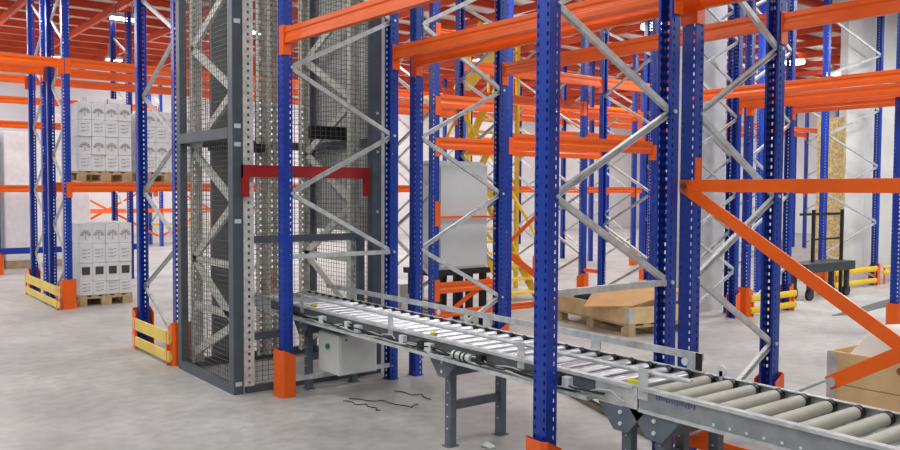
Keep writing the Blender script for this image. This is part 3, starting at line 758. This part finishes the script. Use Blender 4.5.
# ------------------------------------------------------------------ trolley, board, floor plates
t = thing('trolley', 'black steel trolley with tall end posts before the right wall', 'trolley', (12.15,6.74,0))
MB().box(0,1.48,0,.42,.44,.58).build('deck', M['dark'], t)
for x in (.5,1.4):
    MB().box(x-.022,x+.022,.18,.224,.58,1.42).build('post', M['black'], t)
    MB().box(x-.022,x+.022,.18,.224,0,.44).build('post_foot', M['black'], t)
MB().box(.1,1.42,.19,.214,1.33,1.37).build('top_rail', M['black'], t); MB().box(.5,1.42,.19,.21,.93,.96).build('mid_rail', M['black'], t)
for x, y in ((.2,.08),(.2,.34),(1.35,.08),(1.35,.34)):
    MB().cyl((x,y-.025,.09),(x,y+.025,.09),.09,14).build('wheel', M['black'], t); MB().box(x-.03,x+.03,y-.035,y+.035,.1,.44).build('caster_fork', M['dark'], t)
tag(MB().box(14.6,14.63,7.47,7.98,0,3.05).build('strand_board', M['osb']), 'tall strand board leaning beside the pale right wall', 'board')
tag(MB().poly([(11.1,5.8,.001),(11.5,5.66,.001),(14.2,5.95,.001),(13.9,6.22,.001)], (0,0,.006)).build('floor_plate', M['plate']), 'dark steel plate lying flat on the floor at the right', 'floor plate')
tag(heap('plastic_scrap', 3.49, 3.54, 4.1, 4.19, .013, .03, 'white', 12, 8), 'scrap of white plastic on the floor by the braced conveyor legs', 'scrap')
tag(MB().prof((5.08,5.09,.0),(4.5,3.5,.0), [(-.03,0),(.03,0),(.03,.04),(.026,.04),(.026,.004),(-.026,.004),(-.026,.04),(-.03,.04)]).build('steel_channel', M['rust']), 'brown steel channel lying on the floor behind the nearest upright', 'channel')
for k, (pts, lb) in enumerate((([(3.35,5.73),(3.39,5.6),(3.44,5.5),(3.42,5.4),(3.43,5.29)],'thin black cable lying on the floor before the control box'),
                               ([(3.42,5.76),(3.55,5.62),(3.62,5.5),(3.66,5.27),(3.8,5.3)],'thin black cable looping on the floor right of the control box'),
                               ([(3.86,5.76),(3.92,5.6),(3.98,5.5),(3.9,5.35)],'short black cable on the floor by the braced frame foot'))):
    P = []
    for i in range(len(pts)-1):
        for s in range(5):
            f = s/5; a, b = pts[i], pts[i+1]; P.append((a[0]+(b[0]-a[0])*f+.02*math.sin(i*5+s), a[1]+(b[1]-a[1])*f+.02*math.cos(i*3+s), .006))
    tag(MB().tube(P, .0035).build('loose_cable', M['cable']), lb, 'cable')

# ------------------------------------------------------------------ lamps, ceiling lights and added fill
def strip_lamp(x, y, z, label, ln=1.4):
    t = thing('strip_lamp', label, 'lamp', (x,y,z))
    MB().box(-ln/2,ln/2,-.1,.1,.03,.1).build('housing', M['galv'], t); MB().box(-ln/2+.02,ln/2-.02,-.09,.09,0,.029).build('diffuser', M['lampw'], t)
    for u in (-.35,.35): MB().box(u*ln-.01,u*ln+.01,-.01,.01,.1,CEIL-z).build('hanger', M['galv'], t)
def round_lamp(x, y, z, label):
    t = thing('high_bay_lamp', label, 'lamp', (x,y,z))
    MB().cyl((0,0,.08),(0,0,.22),.18,16,.1).build('housing', M['slate'], t); MB().cyl((0,0,.0),(0,0,.079),.24,18).build('diffuser', M['lampw'], t)
    MB().cyl((0,0,.22),(0,0,CEIL-z),.02,8).build('hanger', M['galv'], t)
strip_lamp(7.48,16.6,5.0,'glowing strip lamp under the red ceiling beside the lift tower top', .55)
strip_lamp(4.95,23.0,5.0,'distant glowing strip lamp behind the double blue frames, left one', .4)
strip_lamp(6.25,22.4,5.0,'distant glowing strip lamp behind the double blue frames, right one', .4)
strip_lamp(4.9,16.9,5.0,'glowing strip lamp at top left just beside the blue upright', .5)
round_lamp(20.3,11.75,5.03,'round glowing lamp over the right-hand beams, left of two')
round_lamp(23.2,12.3,5.03,'round glowing lamp over the right-hand beams, right of two')
round_lamp(13.7,11.04,5.03,'round glowing lamp left of the near double uprights')
round_lamp(14.0,16.9,5.03,'round glowing lamp above the yellow stair tower')
round_lamp(20.2,17.6,5.03,'round glowing lamp behind the long steel brace')

def area(x, y, z, sx, sy, e, rz=0.):
    l = bpy.data.lights.new('ceiling_and_fill_light', 'AREA'); l.shape = 'RECTANGLE'; l.size = sx; l.size_y = sy; l.energy = e; l.color = (.97,.99,1.)
    o = bpy.data.objects.new('ceiling_and_fill_light', l); COL.objects.link(o); o.location = (x,y,z); o.rotation_euler = (0,0,rz); return o
def point(x, y, z, e):  # unseen fill added to lift the ceiling, not tied to a lamp
    l = bpy.data.lights.new('ceiling_fill', 'POINT'); l.shadow_soft_size = .25; l.energy = e; l.color = (.97,.99,1.)
    o = bpy.data.objects.new('ceiling_fill', l); COL.objects.link(o); o.location = (x,y,z)
for x in (-2.5,1.2,7.0,11.5,16,21,27):
    for y in (-1.5,3.0,7.0 if x < 2 or x > 6 else 9.9,11.2,17.5,22.5):
        if x > 17 and y < 8.5: continue
        if y < 2.5 and x > 17 or (x == 16 and y == 7.0): continue
        area(x, y, 5.0, 1.6, .6, 150 if y > 15 else (150 if x > 10 and y < 8 else 84))
        if y > 8: point(x+1.2, y+2.6, 4.3, 34)
area(18, 5.0, 5.0, 1.6, .6, 130); area(14, 5.4, 5.0, 1.6, .6, 90)  # unseen extra lights added to brighten the right wall
w = bpy.data.worlds.new('ambient_fill'); S.world = w; w.use_nodes = True  # even ambient fill added, entering through the unbuilt sides
w.node_tree.nodes['Background'].inputs['Color'].default_value = (.93,.96,1,1); w.node_tree.nodes['Background'].inputs['Strength'].default_value = .3

S.view_settings.view_transform = 'Standard'; S.view_settings.look = 'None'; S.view_settings.gamma = 1.; S.view_settings.use_curve_mapping = False
S.view_settings.exposure = -.24
dups = {k: v for k, v in LABELS.items() if len(v) > 1}
if dups: print('DUPLICATE LABELS', dups)
for k in LABELS:
    n = len(k.split())
    if n < 4 or n > 16: print('LABEL LENGTH', n, k)
